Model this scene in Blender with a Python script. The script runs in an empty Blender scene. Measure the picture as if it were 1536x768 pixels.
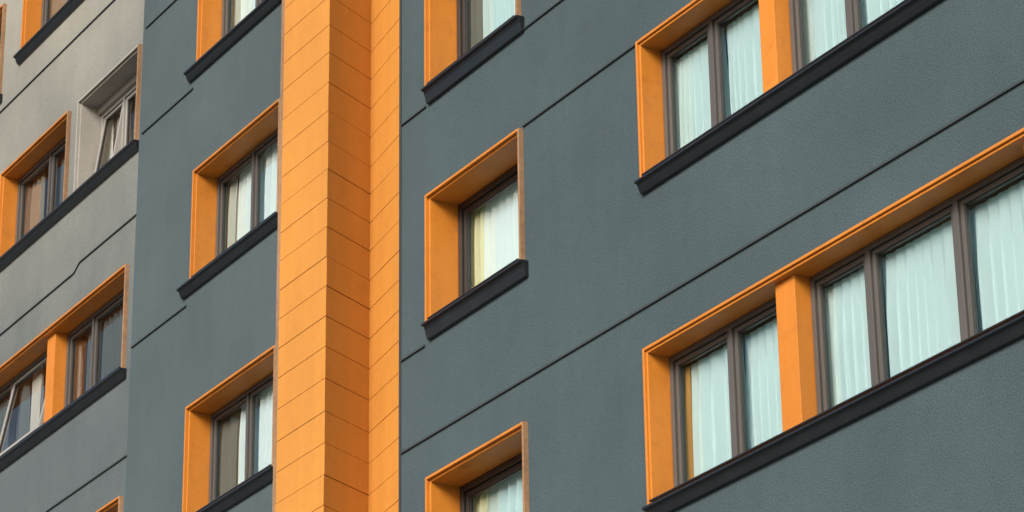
import bpy, bmesh, math, random
from mathutils import Matrix, Vector
random.seed(4)
S=bpy.context.scene
COL=S.collection
BX=-26.0   # building base point on the world x axis

# ------------------------------------------------------------ materials
def new_mat(name):
    m=bpy.data.materials.new(name); m.use_nodes=True
    nt=m.node_tree; return m,nt,nt.nodes['Principled BSDF']
def N(nt,t,**kw):
    n=nt.nodes.new(t)
    for k,v in kw.items():
        if k in n.inputs: n.inputs[k].default_value=v
        else: setattr(n,k,v)
    return n
def paint(name,col,rough=.6,var=.12,grain=0.,grain_scale=70.,bump=.0,streak=0.,dirt=None,dirt_amt=0.,spec=.4,metal=0.,bdist=.01,dscale=5.,low=None):
    m,nt,b=new_mat(name); L=nt.links
    geo=N(nt,'ShaderNodeNewGeometry')
    big=N(nt,'ShaderNodeTexNoise',Scale=.55,Detail=4.); L.new(geo.outputs['Position'],big.inputs['Vector'])
    mp=N(nt,'ShaderNodeMapping'); mp.inputs['Scale'].default_value=(3.,3.,.25)
    L.new(geo.outputs['Position'],mp.inputs['Vector'])
    st=N(nt,'ShaderNodeTexNoise',Scale=1.6,Detail=5.); L.new(mp.outputs['Vector'],st.inputs['Vector'])
    gr=N(nt,'ShaderNodeTexNoise',Scale=grain_scale,Detail=3.,Roughness=.7); L.new(geo.outputs['Position'],gr.inputs['Vector'])
    def rng(src,amt):
        r=N(nt,'ShaderNodeMapRange'); r.inputs['From Min'].default_value=.3; r.inputs['From Max'].default_value=.7
        r.inputs['To Min'].default_value=1-amt; r.inputs['To Max'].default_value=1+amt
        L.new(src.outputs['Fac'],r.inputs['Value']); return r
    a=rng(big,var); c=rng(st,streak); g=rng(gr,grain)
    m1=N(nt,'ShaderNodeMath',operation='MULTIPLY'); L.new(a.outputs[0],m1.inputs[0]); L.new(c.outputs[0],m1.inputs[1])
    m2=N(nt,'ShaderNodeMath',operation='MULTIPLY'); L.new(m1.outputs[0],m2.inputs[0]); L.new(g.outputs[0],m2.inputs[1])
    vm=N(nt,'ShaderNodeVectorMath',operation='SCALE'); vm.inputs[0].default_value=col
    L.new(m2.outputs[0],vm.inputs['Scale'])
    if low:   # glancing light painted into the colour: warm and bright high up, greyer below
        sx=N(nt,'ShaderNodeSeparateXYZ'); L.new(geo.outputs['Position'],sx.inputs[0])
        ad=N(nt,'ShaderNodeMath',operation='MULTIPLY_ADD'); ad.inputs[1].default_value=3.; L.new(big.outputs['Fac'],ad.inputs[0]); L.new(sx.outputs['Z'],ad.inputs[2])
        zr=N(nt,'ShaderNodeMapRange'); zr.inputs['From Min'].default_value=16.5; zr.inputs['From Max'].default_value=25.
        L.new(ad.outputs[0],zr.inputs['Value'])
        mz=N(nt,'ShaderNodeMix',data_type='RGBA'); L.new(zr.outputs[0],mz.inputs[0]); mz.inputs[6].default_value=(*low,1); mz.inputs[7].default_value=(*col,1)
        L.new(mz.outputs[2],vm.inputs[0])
    out=vm.outputs[0]
    if dirt:
        dn=N(nt,'ShaderNodeTexNoise',Scale=dscale,Detail=8.,Roughness=.75); L.new(geo.outputs['Position'],dn.inputs['Vector'])
        dr=N(nt,'ShaderNodeMapRange'); dr.inputs['From Min'].default_value=.52; dr.inputs['From Max'].default_value=.75
        dr.inputs['To Max'].default_value=dirt_amt
        L.new(dn.outputs['Fac'],dr.inputs['Value'])
        mx=N(nt,'ShaderNodeMix',data_type='RGBA'); L.new(dr.outputs[0],mx.inputs[0]); L.new(out,mx.inputs[6])
        mx.inputs[7].default_value=(*dirt,1); out=mx.outputs[2]
    L.new(out,b.inputs['Base Color'])
    b.inputs['Roughness'].default_value=rough; b.inputs['Specular IOR Level'].default_value=spec
    b.inputs['Metallic'].default_value=metal
    if bump>0:
        bp=N(nt,'ShaderNodeBump'); bp.inputs['Strength'].default_value=bump; bp.inputs['Distance'].default_value=bdist
        L.new(gr.outputs['Fac'],bp.inputs['Height']); L.new(bp.outputs[0],b.inputs['Normal'])
    return m
GRAY=paint('stucco_gray',(.0445,.0650,.0720),.9,.12,.60,85.,.5,.03,(.031,.044,.050),.45,.2,bdist=.006)
GRAYM=paint('stucco_mid_gray',(.054,.0735,.0800),.9,.10,.50,85.,.5,.03,(.040,.053,.058),.4,.2,bdist=.006)
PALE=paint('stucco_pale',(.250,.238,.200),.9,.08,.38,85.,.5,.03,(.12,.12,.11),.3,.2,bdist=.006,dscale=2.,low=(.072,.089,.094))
ORANGE=paint('orange_paint',(.44,.150,.016),.5,.07,.04,30.,.05,.07,(.22,.07,.012),.5,.35)
CLAD=paint('orange_cladding',(.445,.188,.034),.6,.05,.06,40.,.1,.05,(.33,.12,.022),.45,.25)
SEAM=paint('cladding_seam',(.26,.095,.018),.8)
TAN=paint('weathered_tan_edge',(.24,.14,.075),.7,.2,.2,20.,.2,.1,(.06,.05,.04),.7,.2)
BEIGE=paint('bare_render',(.27,.255,.225),.85,.1,.08,40.,.2,.05,(.16,.14,.12),.5,.2)
DARK=paint('dark_metal_sill',(.008,.010,.012),.34,.15,.1,25.,.05,.1,(.022,.026,.028),.4,.5)
LEDGE=paint('ledge_dark',(.020,.026,.029),.7,.1)
TAUPE=paint('taupe_frame',(.070,.063,.056),.30,.08,.04,30.,.0,.04,None,0,.6)
BRONZE=paint('bronze_frame',(.024,.021,.019),.35,.08,.04,30.,.0,.04,None,0,.5)
LIGHTF=paint('pale_frame',(.24,.23,.21),.45,.06)
ROOM=paint('room_wall',(.12,.12,.115),.9,.1)
ASPH=paint('asphalt',(.06,.06,.06),.9,.15,.2,80.,.3)
PAVE=paint('paving',(.22,.21,.20),.85,.1,.1,20.,.2)
ROOF=paint('roof_felt',(.06,.06,.06),.9)
def cloth(name,col,sheer=.5):
    # sheer fabric: thin where stretched (the dark room shows through), dense where it gathers
    m,nt,b=new_mat(name); L=nt.links
    at=N(nt,'ShaderNodeAttribute'); at.attribute_name='density'
    b.inputs['Base Color'].default_value=(*col,1); b.inputs['Roughness'].default_value=.95; b.inputs['Specular IOR Level'].default_value=.1
    geo=N(nt,'ShaderNodeNewGeometry')
    n=N(nt,'ShaderNodeTexNoise',Scale=1.3,Detail=2.); L.new(geo.outputs['Position'],n.inputs['Vector'])
    r=N(nt,'ShaderNodeMapRange'); r.inputs['From Min'].default_value=.3; r.inputs['From Max'].default_value=.7
    r.inputs['To Min'].default_value=.94; r.inputs['To Max'].default_value=1.0; L.new(n.outputs['Fac'],r.inputs['Value'])
    vm=N(nt,'ShaderNodeVectorMath',operation='SCALE'); vm.inputs[0].default_value=col; L.new(r.outputs[0],vm.inputs['Scale'])
    L.new(vm.outputs[0],b.inputs['Base Color'])
    al=N(nt,'ShaderNodeMapRange'); al.inputs['To Min'].default_value=1-sheer; al.inputs['To Max'].default_value=1.; L.new(at.outputs['Fac'],al.inputs['Value'])
    L.new(al.outputs[0],b.inputs['Alpha'])
    return m
WHITE=cloth('white_curtain',(.88,1.,1.),.36); YELLOW=cloth('yellow_drape',(.98,.88,.58),.3); TANC=cloth('tan_drape',(.44,.40,.33),.3); GRAYC=cloth('gray_screen',(.16,.18,.18),.2)
CREAM=cloth('cream_curtain',(1.,1.,.99),.26); PALEC=cloth('beige_curtain',(.72,.69,.62),.3)
def glass(name,tint,refl,gc):
    m=bpy.data.materials.new(name); m.use_nodes=True; nt=m.node_tree; nt.nodes.clear(); L=nt.links
    o=N(nt,'ShaderNodeOutputMaterial'); t=N(nt,'ShaderNodeBsdfTransparent'); t.inputs[0].default_value=(*tint,1)
    g=N(nt,'ShaderNodeBsdfGlossy'); g.inputs['Color'].default_value=(*gc,1); g.inputs['Roughness'].default_value=.02
    fr=N(nt,'ShaderNodeFresnel'); fr.inputs['IOR'].default_value=1.5
    mu=N(nt,'ShaderNodeMath',operation='MULTIPLY'); mu.inputs[1].default_value=refl; mu.use_clamp=True
    L.new(fr.outputs[0],mu.inputs[0])
    mx=N(nt,'ShaderNodeMixShader'); L.new(mu.outputs[0],mx.inputs[0]); L.new(t.outputs[0],mx.inputs[1]); L.new(g.outputs[0],mx.inputs[2])
    L.new(mx.outputs[0],o.inputs['Surface']); return m
GLASS=glass('window_glass',(.93,1.,1.),1.4,(.70,1.,1.))
GLASSW=glass('warm_window_glass',(.93,.95,.93),1.6,(.80,.74,.64))
AMBERC=cloth('amber_drape',(.60,.27,.07),.1)

# ------------------------------------------------------------ mesh helpers (world coords in, local coords stored)
def make(name,verts,faces,mats,midx=None,parent=None,origin=(0,0,0),bevel=0,smooth=False,solid=0,merge=True):
    me=bpy.data.meshes.new(name)
    me.from_pydata([(v[0]-origin[0],v[1]-origin[1],v[2]-origin[2]) for v in verts],[],faces)
    for m in mats: me.materials.append(m)
    if midx:
        for p,i in zip(me.polygons,midx): p.material_index=i
    if smooth:
        for p in me.polygons: p.use_smooth=True
    if merge:
        bm=bmesh.new(); bm.from_mesh(me)
        if solid==0 and not smooth: bmesh.ops.recalc_face_normals(bm,faces=bm.faces)
        bm.to_mesh(me); bm.free()
    ob=bpy.data.objects.new(name,me); COL.objects.link(ob)
    if parent is not None:
        ob.parent=parent
        pw=parent['_o']; ob.location=(origin[0]-pw[0],origin[1]-pw[1],origin[2]-pw[2])
    else: ob.location=origin
    ob['_o']=list(origin)
    if bevel:
        bv=ob.modifiers.new('bevel','BEVEL'); bv.width=bevel; bv.segments=2; bv.limit_method='ANGLE'
    return ob
class MB:
    def __init__(s): s.v=[];s.f=[];s.m=[]
    def box(s,x0,x1,y0,y1,z0,z1,m=0):
        b=len(s.v)
        s.v+=[(x0,y0,z0),(x1,y0,z0),(x1,y1,z0),(x0,y1,z0),(x0,y0,z1),(x1,y0,z1),(x1,y1,z1),(x0,y1,z1)]
        for q in ((0,3,2,1),(4,5,6,7),(0,1,5,4),(1,2,6,5),(2,3,7,6),(3,0,4,7)):
            s.f.append(tuple(b+i for i in q)); s.m.append(m)
    def prism_z(s,poly,z0,z1,m=0):
        b=len(s.v); n=len(poly)
        s.v+=[(x,y,z0) for x,y in poly]+[(x,y,z1) for x,y in poly]
        for i in range(n):
            j=(i+1)%n; s.f.append((b+i,b+j,b+n+j,b+n+i)); s.m.append(m)
        s.f.append(tuple(b+i for i in reversed(range(n)))); s.m.append(m)
        s.f.append(tuple(b+n+i for i in range(n))); s.m.append(m)
    def prism_x(s,poly,x0,x1,m=0):
        b=len(s.v); n=len(poly)
        s.v+=[(x0,y,z) for y,z in poly]+[(x1,y,z) for y,z in poly]
        for i in range(n):
            j=(i+1)%n; s.f.append((b+i,b+j,b+n+j,b+n+i)); s.m.append(m)
        s.f.append(tuple(b+i for i in reversed(range(n)))); s.m.append(m)
        s.f.append(tuple(b+n+i for i in range(n))); s.m.append(m)
    def done(s,name,mats,**k): return make(name,s.v,s.f,mats,s.m,**k)

bld=bpy.data.objects.new('apartment_building',None); COL.objects.link(bld); bld.location=(BX,0,0); bld['_o']=[BX,0,0]
bld['label']='gray stucco apartment block with orange window surrounds and cladding'
bld['category']='building'
O=(BX,0,0)

# ------------------------------------------------------------ windows spec
# outer rect x0,x1,z0,z1 ; d glass depth ; mul = mullion centres ; pil = pillars (xa,xb)
W=[]
def win(**k): W.append(k)
for z0,z1 in ((15.74,17.35),(13.10,14.55),(10.08,11.49)):
    win(x0=-24.72,x1=-22.86,z0=z0,z1=z1,d=.31,small=True,fw=.07,sw=.055,fm=BRONZE,mul=[],sh=.205,
        cur=[(-25.3,-24.62,GRAYC),(-24.66,-24.30,YELLOW if z0<15 else GRAYC),(-24.36,-22.9,CREAM if 12<z0<15 else WHITE)],sx=(-24.70,-22.80))
for z0,z1 in ((18.50,20.0),(15.62,17.10),(12.60,14.06)):
    win(x0=-30.34,x1=-28.05,z0=z0,z1=z1,d=.25,small=True,fw=.05,sw=.04,fm=TAUPE,mul=[-29.33],
        cur=[(-31.0,-30.25,GRAYC),(-30.27,-29.97,PALEC),(-29.97,-28.1,CREAM)] if z0>13 else [(-31.,-29.75,GRAYC),(-29.75,-28.1,CREAM)],sx=(-30.58,-28.0))
# left wing
win(x0=-36.78,x1=-34.43,z0=18.25,z1=19.66,d=.24,small=True,fw=.06,sw=.045,fm=TAUPE,mul=[-35.6],cur=[(-37.3,-36.5,GRAYC),(-36.45,-36.1,TANC),(-35.9,-34.5,GRAYC)],sx=(-37.1,-34.28),left=True)
win(x0=-34.12,x1=-32.18,z0=18.25,z1=19.66,d=.32,small=True,fw=.05,sw=.04,fm=LIGHTF,mul=[-33.35],cur=[(-34.6,-33.95,CREAM),(-33.85,-32.2,TANC)],sx=(-34.28,-32.13),left=True,bare=True,ajar=[0],ang=-8,head=.10)
win(x0=-38.2,x1=-32.31,z0=15.20,z1=16.63,d=.26,small=True,fw=.055,sw=.045,fm=TAUPE,mul=[-36.6,-33.9],pil=[(-34.99,-34.73)],cur=[(-38.3,-36.3,GRAYC),(-36.2,-35.8,PALEC),(-35.2,-34.6,PALEC),(-34.3,-32.4,GRAYC)],sx=(-38.4,-32.27),left=True,ajar=[1],ang=-11)
win(x0=-36.30,x1=-33.0,z0=21.33,z1=22.8,d=.26,small=True,fw=.055,sw=.045,fm=TAUPE,mul=[-34.6],cur=[(-36.8,-33.1,TANC)],sx=(-36.42,-32.95),left=True)
win(x0=-39.6,x1=-37.05,z0=21.0,z1=22.5,d=.26,small=True,fw=.055,sw=.045,fm=TAUPE,mul=[-38.3],cur=[(-39.9,-37.1,TANC)],sx=(-39.7,-37.0),left=True)
win(x0=-38.2,x1=-32.22,z0=12.2,z1=13.55,d=.26,small=True,fw=.055,sw=.045,fm=TAUPE,mul=[-34.0],pil=[(-34.99,-34.73)],cur=[(-38.3,-32.4,GRAYC)],sx=(-38.4,-32.2),left=True)
# big bands
win(x0=-20.81,x1=-13.2,z0=13.12,z1=14.57,d=.21,small=False,fw=.05,sw=.04,fm=TAUPE,mul=[-19.96,-17.95,-16.8,-14.8],pil=[(-19.00,-18.78),(-15.74,-15.45)],cur=[(-20.80,-19.92,WHITE),(-19.90,-19.06,WHITE),(-18.84,-18.0,WHITE),(-17.97,-16.1,WHITE),(-15.9,-13.3,WHITE)],sx=(-20.80,-13.1),mh=.028,ctop=-.15)
win(x0=-20.86,x1=-13.2,z0=10.02,z1=11.53,d=.21,small=False,fw=.05,sw=.04,fm=TAUPE,mul=[-19.87,-17.92,-16.79,-14.8],pil=[(-18.97,-18.70),(-15.76,-15.45)],cur=[(-21.2,-20.66,AMBERC),(-20.66,-19.88,WHITE),(-19.84,-19.0,WHITE),(-18.76,-17.94,WHITE),(-17.90,-16.84,WHITE),(-16.80,-15.9,WHITE),(-15.9,-13.3,WHITE)],sx=(-20.84,-13.1),mh=.028,ctop=-.15)

# ------------------------------------------------------------ walls
def wall(name,xa,xb,za,zb,y,mat,holes,label=None):
    xs=sorted({xa,xb}|{h for w in holes for h in (w['x0'],w['x1'])}); zs=sorted({za,zb}|{h for w in holes for h in (w['z0'],w['z1'])})
    v=[];f=[];idx={}
    for i,x in enumerate(xs):
        for j,z in enumerate(zs): idx[i,j]=len(v); v.append((x,y,z))
    for i in range(len(xs)-1):
        for j in range(len(zs)-1):
            cx=(xs[i]+xs[i+1])/2; cz=(zs[j]+zs[j+1])/2
            if any(w['x0']<cx<w['x1'] and w['z0']<cz<w['z1'] for w in holes): continue
            f.append((idx[i,j],idx[i+1,j],idx[i+1,j+1],idx[i,j+1]))
    ob=make(name,v,f,[mat],parent=bld,origin=((xa+xb)/2,y,za),solid=1)
    sm=ob.modifiers.new('solid','SOLIDIFY'); sm.thickness=.24; sm.offset=-1
    if label: ob['label']=label
    return ob
TOP=27.
LW=[w for w in W if w.get('left')]
RW=[w for w in W if w['x0']>-26]
MW=[w for w in W if not w.get('left') and w['x0']<-26]
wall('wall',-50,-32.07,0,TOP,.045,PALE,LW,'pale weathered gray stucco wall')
wall('wall',-32.07,-26.90,0,TOP,0,GRAYM,MW)
wall('wall',-25.34,-6,0,TOP,0,GRAY,RW)
b=MB(); b.box(-50,-6,11.8,12,0,TOP); b.box(-50.2,-50,.05,12,0,TOP); b.box(-6,-5.8,0,12,0,TOP); b.done('rear_wall',[GRAY],parent=bld,origin=O)
b=MB(); b.box(-50.3,-5.7,-.1,12.1,TOP,TOP+.3); b.done('roof',[ROOF],parent=bld,origin=(BX,6,TOP))

# ------------------------------------------------------------ orange column
D=(-26.91,-.587);A=(-25.84,-.587);B=(-26.19,.12);C=(-25.33,0.)
b=MB(); z=.02
H=.34
while z<TOP:
    h=H+random.uniform(-.02,.02)
    e=random.uniform(-.002,.002)
    gp=random.choice((.004,.006,.006,.008))
    b.prism_z([(D[0],D[1]+e),(A[0]+e,A[1]+e),(B[0]+e,B[1]),(C[0],C[1]-.004+e),(C[0],.3),(D[0],.3)],z,min(z+h-gp,TOP))
    z+=h
col=b.done('cladding_column',[CLAD],parent=bld,origin=(-26.2,0,0),bevel=.002); col['label']='projecting bay of orange boards'
b=MB(); b.prism_z([(D[0]+.01,D[1]+.012),(A[0]-.018,A[1]+.012),(B[0]-.02,B[1]+.006),(C[0]-.01,.012),(C[0]-.01,.28),(D[0]+.01,.28)],.01,TOP-.01)
b.done('cladding_backing',[SEAM],parent=bld,origin=(-26.2,0,0))
b=MB(); b.box(-27.03,-26.913,-.565,.0-.002,0,TOP); b.done('edge_trim',[TAN],parent=bld,origin=(-26.97,0,0),bevel=.004)
b=MB(); b.box(-25.327,-25.29,-.012,.05,0,TOP); b.done('edge_trim',[LEDGE],parent=bld,origin=(-25.3,0,0),bevel=.003)

# ------------------------------------------------------------ ledges (thin drip strips)
def ledge(pts,y=0.):
    b=MB()
    for (xa,za,xb,zb) in pts:
        n=len(b.v)
        poly=[(y-.020,-.012),(y-.010,.013),(y+.02,.013),(y+.02,-.012)]
        b.v+=[(xa,p[0],za+p[1]) for p in poly]+[(xb,p[0],zb+p[1]) for p in poly]
        for i in range(4):
            j=(i+1)%4; b.f.append((n+i,n+j,n+4+j,n+4+i)); b.m.append(0)
        b.f.append((n+3,n+2,n+1,n)); b.m.append(0); b.f.append((n+4,n+5,n+6,n+7)); b.m.append(0)
    b.done('wall_ledge',[LEDGE],parent=bld,origin=(pts[0][0],y,pts[0][1]))
ledge([(-25.28,15.60,-24.76,15.60)]); ledge([(-22.86,15.62,-22.0,15.62)]); ledge([(-22.85,14.57,-20.85,14.57)]); ledge([(-25.28,12.93,-24.8,12.93)])
ledge([(-25.28,11.93,-6.1,11.93)])
ledge([(-31.97,19.79,-30.36,19.79)]); ledge([(-31.97,18.29,-30.5,18.29)])
ledge([(-32.04,15.41,-30.5,15.41)])
ledge([(-49,20.75,-32.15,20.75)],.045); ledge([(-49,17.16,-34.07,17.16),(-34.07,17.16,-33.9,17.25),(-33.9,17.25,-32.1,17.25)],.045)
ledge([(-34.61,14.05,-32.1,14.05)],.045)

# ------------------------------------------------------------ window builder
def build(w,k):
    x0,x1,z0,z1,d=w['x0'],w['x1'],w['z0'],w['z1'],w['d']; yo=.045 if w.get('left') else 0.
    org=((x0+x1)/2,yo,z0)
    main=BEIGE if w.get('bare') else ORANGE
    GL=GLASSW if w.get('left') else GLASS
    b=MB(); g=.002; p=.055 if w['small'] else .04; t1=.028; t2=.025
    X0,X1,Z0,Z1=x0+g,x1-g,z0+g,z1-g
    yb=d+.09
    def ring(a,t,ya,yb_,mt,mr):
        b.box(X0+a,X0+a+t,ya,yb_,Z0+a,Z1-a,mt)
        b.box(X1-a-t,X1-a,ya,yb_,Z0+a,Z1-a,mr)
        b.box(X0+a+t,X1-a-t,ya,yb_,Z1-a-t,Z1-a,mt)
        b.box(X0+a+t,X1-a-t,yo+.006,yb_,Z0+a,Z0+a+t,mt)
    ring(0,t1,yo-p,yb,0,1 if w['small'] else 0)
    ring(t1+.001,t2,yo-.018,yb,0,0)
    wo=b.done('window',[main,TAN],parent=bld,origin=org,bevel=.004)
    if w.get('bare'): wo['label']='window with bare unpainted plaster reveal'
    q=t1+t2+.003
    ix0,ix1,iz0,iz1=X0+q,X1-q,Z0+q,Z1-q
    if w.get('head'):
        hb=MB(); hb.box(ix0,ix1,d-.05,d+.085,iz1-w['head'],iz1); hb.done('blind_box',[BEIGE],parent=wo,origin=(org[0],d,iz1-w['head']),bevel=.004)
        iz1=iz1-w['head']-.002
    pil=w.get('pil',[])
    for a,c in pil:
        q=MB(); q.box(a,c,yo+.05,d+.085,iz0,iz1); q.done('pillar',[ORANGE],parent=wo,origin=((a+c)/2,yo,iz0),bevel=.005)
    edges=[ix0]
    for a,c in pil: edges+=[a-.002,c+.002]
    edges.append(ix1)
    fr=MB(); fw,sw=w['fw'],w['sw']; ci=0; mh=w.get('mh',.02)
    for i in range(0,len(edges),2):
        a,c=edges[i],edges[i+1]
        if c-a<.3: continue
        yf=d; ye=d+.075
        fr.box(a,a+fw,yf,ye,iz0,iz1); fr.box(c-fw,c,yf,ye,iz0,iz1)
        fr.box(a+fw,c-fw,yf,ye,iz1-fw,iz1); fr.box(a+fw,c-fw,yf,ye,iz0,iz0+fw)
        ms=[m for m in w['mul'] if a+.2<m<c-.2]
        cells=[a+fw]
        for m in ms:
            fr.box(m-mh,m+mh,yf,ye,iz0+fw,iz1-fw); cells+=[m-mh,m+mh]
        cells.append(c-fw)
        for j in range(0,len(cells),2):
            s0,s1=cells[j]+.010,cells[j+1]-.010; q0,q1=iz0+fw+.010,iz1-fw-.010
            ya,yc=yf+.022,ye-.006
            aj=ci in w.get('ajar',[]); ci+=1
            t=MB() if aj else fr
            t.box(s0,s0+sw,ya,yc,q0,q1); t.box(s1-sw,s1,ya,yc,q0,q1)
            t.box(s0+sw,s1-sw,ya,yc,q1-sw,q1); t.box(s0+sw,s1-sw,ya,yc,q0,q0+sw)
            e=.012
            t.box(s0+sw+.001,s0+sw+e,ya+.014,yc,q0+sw,q1-sw,1); t.box(s1-sw-e,s1-sw-.001,ya+.014,yc,q0+sw,q1-sw,1)
            t.box(s0+sw+e,s1-sw-e,ya+.014,yc,q1-sw-e,q1-sw-.001,1); t.box(s0+sw+e,s1-sw-e,ya+.014,yc,q0+sw+.001,q0+sw+e,1)
            gx0,gx1,gz0,gz1=s0+sw+e-.003,s1-sw-e+.003,q0+sw+e-.003,q1-sw-e+.003
            yy=ya+.032
            gv=[(gx0,yy,gz0),(gx1,yy,gz0),(gx1,yy,gz1),(gx0,yy,gz1)]
            ho=(s0,ya,q1)
            gp=make('glass_pane',gv,[(0,1,2,3)],[GL],parent=wo,origin=ho if aj else ((gx0+gx1)/2,yy,gz0),merge=False)
            if aj:
                so_=t.done('sash',[LIGHTF,BRONZE],parent=wo,origin=ho,bevel=.003); so_['label']='pale sash pushed ajar'
                for q_ in (gp,so_): q_.rotation_euler=(math.radians(w.get('ang',-9)),0,0)
    fr.done('frame',[w['fm'],BRONZE],parent=wo,origin=(org[0],d,z0),bevel=.003)
    # sill
    sl=MB(); s0,s1=w['sx']; zt=z0+.058; sh=w.get('sh',.160)
    front=[(yo-.057,zt-.040),(yo-.104,zt-.046),(yo-.108,zt-.070),(yo-.076,zt-.078),(yo-.062,zt-.115),(yo-.040,zt-sh),(yo-.003,zt-sh-.005),(yo-.003,zt-.040)]
    sl.prism_x(front,s0,s1)
    sl.box(ix0,ix1,yo-.056,d-.003,iz0+.001,iz0+.016)
    sl.done('sill',[DARK],parent=wo,origin=(org[0],yo,z0),bevel=.002)
    # curtains
    for cj,(a,c,mt) in enumerate(w['cur']):
        yc=d+.125+.012*(cj%3); v=[];f=[];den=[];nx=max(8,int((c-a)/.007)); nz=8
        ph=random.uniform(0,6); per=random.uniform(.13,.16)
        offs=[]
        acc=ph
        for i in range(nx+1):
            x=a+(c-a)*i/nx
            acc+=(c-a)/nx*2*math.pi/(per*(1+.35*math.sin(x*3.1+ph)+.2*math.sin(x*7.7)))
            offs.append((acc,.034*(1+.35*math.sin(x*5+ph))))
        zt2,zb2=z1+w.get('ctop',.10),z0-.02
        for j in range(nz+1):
            tt=j/nz
            for i in range(nx+1):
                x=a+(c-a)*i/nx; ac,am=offs[i]; ph2=ac+.18*math.sin(tt*2.2+x*1.3)
                v.append((x+.006*math.sin(tt*2+x*4),yc-am*(.2+.8*min(1,2.5*(1-tt)))*math.sin(ph2+.4*math.sin(ph2)),zb2+(zt2-zb2)*tt))
                q=.5+.5*math.sin(ph2+.4*math.sin(ph2))
                den.append(q**.8)
        for j in range(nz):
            for i in range(nx):
                q=j*(nx+1)+i; f.append((q,q+1,q+nx+2,q+nx+1))
        co=make('curtain',v,f,[mt],parent=wo,origin=((a+c)/2,yc,z0),smooth=True,merge=False)
        at=co.data.attributes.new('density','FLOAT','POINT'); at.data.foreach_set('value',den)
    # room
    dep=1.6+.13*k; a0,a1,c0,c1=x0-.75,x1+.25,z0-.06,z1+.35; y0=yb+.002; y1=d+dep
    if k in(6,): a1=x1+.1
    v=[(a0,y0,c0),(a1,y0,c0),(a1,y1,c0),(a0,y1,c0),(a0,y0,c1),(a1,y0,c1),(a1,y1,c1),(a0,y1,c1)]
    make('interior',v,[(0,1,2,3),(4,7,6,5),(3,2,6,7),(0,3,7,4),(1,5,6,2)],[ROOM],parent=wo,origin=(org[0],y0,z0),merge=False)
for k,w in enumerate(W): build(w,k)

# ------------------------------------------------------------ setting
def struct(ob,lab=None): ob['kind']='structure'
v=[(-400,-400,0),(400,-400,0),(400,400,0),(-400,400,0)]
g=make('ground',v,[(0,1,2,3)],[ASPH]); struct(g)
b=MB(); b.box(-70,40,-26,-.01,.0,.13); pv=b.done('pavement',[PAVE],origin=(-15,-13,0),bevel=.01); struct(pv)

for o in bpy.data.objects:
    if '_o' in o: del o['_o']

# ------------------------------------------------------------ light
wd=bpy.data.worlds.new('World'); S.world=wd; wd.use_nodes=True; nt=wd.node_tree
sky=nt.nodes.new('ShaderNodeTexSky'); sky.sky_type='NISHITA'; sky.sun_disc=False
sky.sun_elevation=math.radians(29); sky.sun_rotation=math.radians(149); sky.air_density=1.; sky.dust_density=5.; sky.ozone_density=1.5
nt.links.new(sky.outputs[0],nt.nodes['Background'].inputs[0]); nt.nodes['Background'].inputs[1].default_value=.15
sd=bpy.data.lights.new('sun','SUN'); sd.energy=5.0; sd.angle=math.radians(26); sd.color=(1,.975,.95)
so=bpy.data.objects.new('sun',sd); COL.objects.link(so)
el=math.radians(29); az=math.radians(149)
dv=Vector((math.sin(az)*math.cos(el),math.cos(az)*math.cos(el),math.sin(el)))
so.rotation_euler=dv.to_track_quat('Z','Y').to_euler(); so.location=(-20,-30,40)

# ------------------------------------------------------------ camera
cd=bpy.data.cameras.new('camera'); cam=bpy.data.objects.new('camera',cd); COL.objects.link(cam)
cd.sensor_width=36; cd.lens=36*4566/1536; cd.clip_end=2000
R=Vector((.5185,.855,-.013)).normalized(); Fw=Vector((-.7826,.481,.3956)).normalized()
U=R.cross(Fw).normalized(); R=Fw.cross(U).normalized()
M=Matrix(((R.x,U.x,-Fw.x,0),(R.y,U.y,-Fw.y,-14.2),(R.z,U.z,-Fw.z,1.6),(0,0,0,1)))
cam.matrix_world=M; S.camera=cam
S.view_settings.view_transform='Standard'; S.view_settings.look='None'; S.view_settings.exposure=0
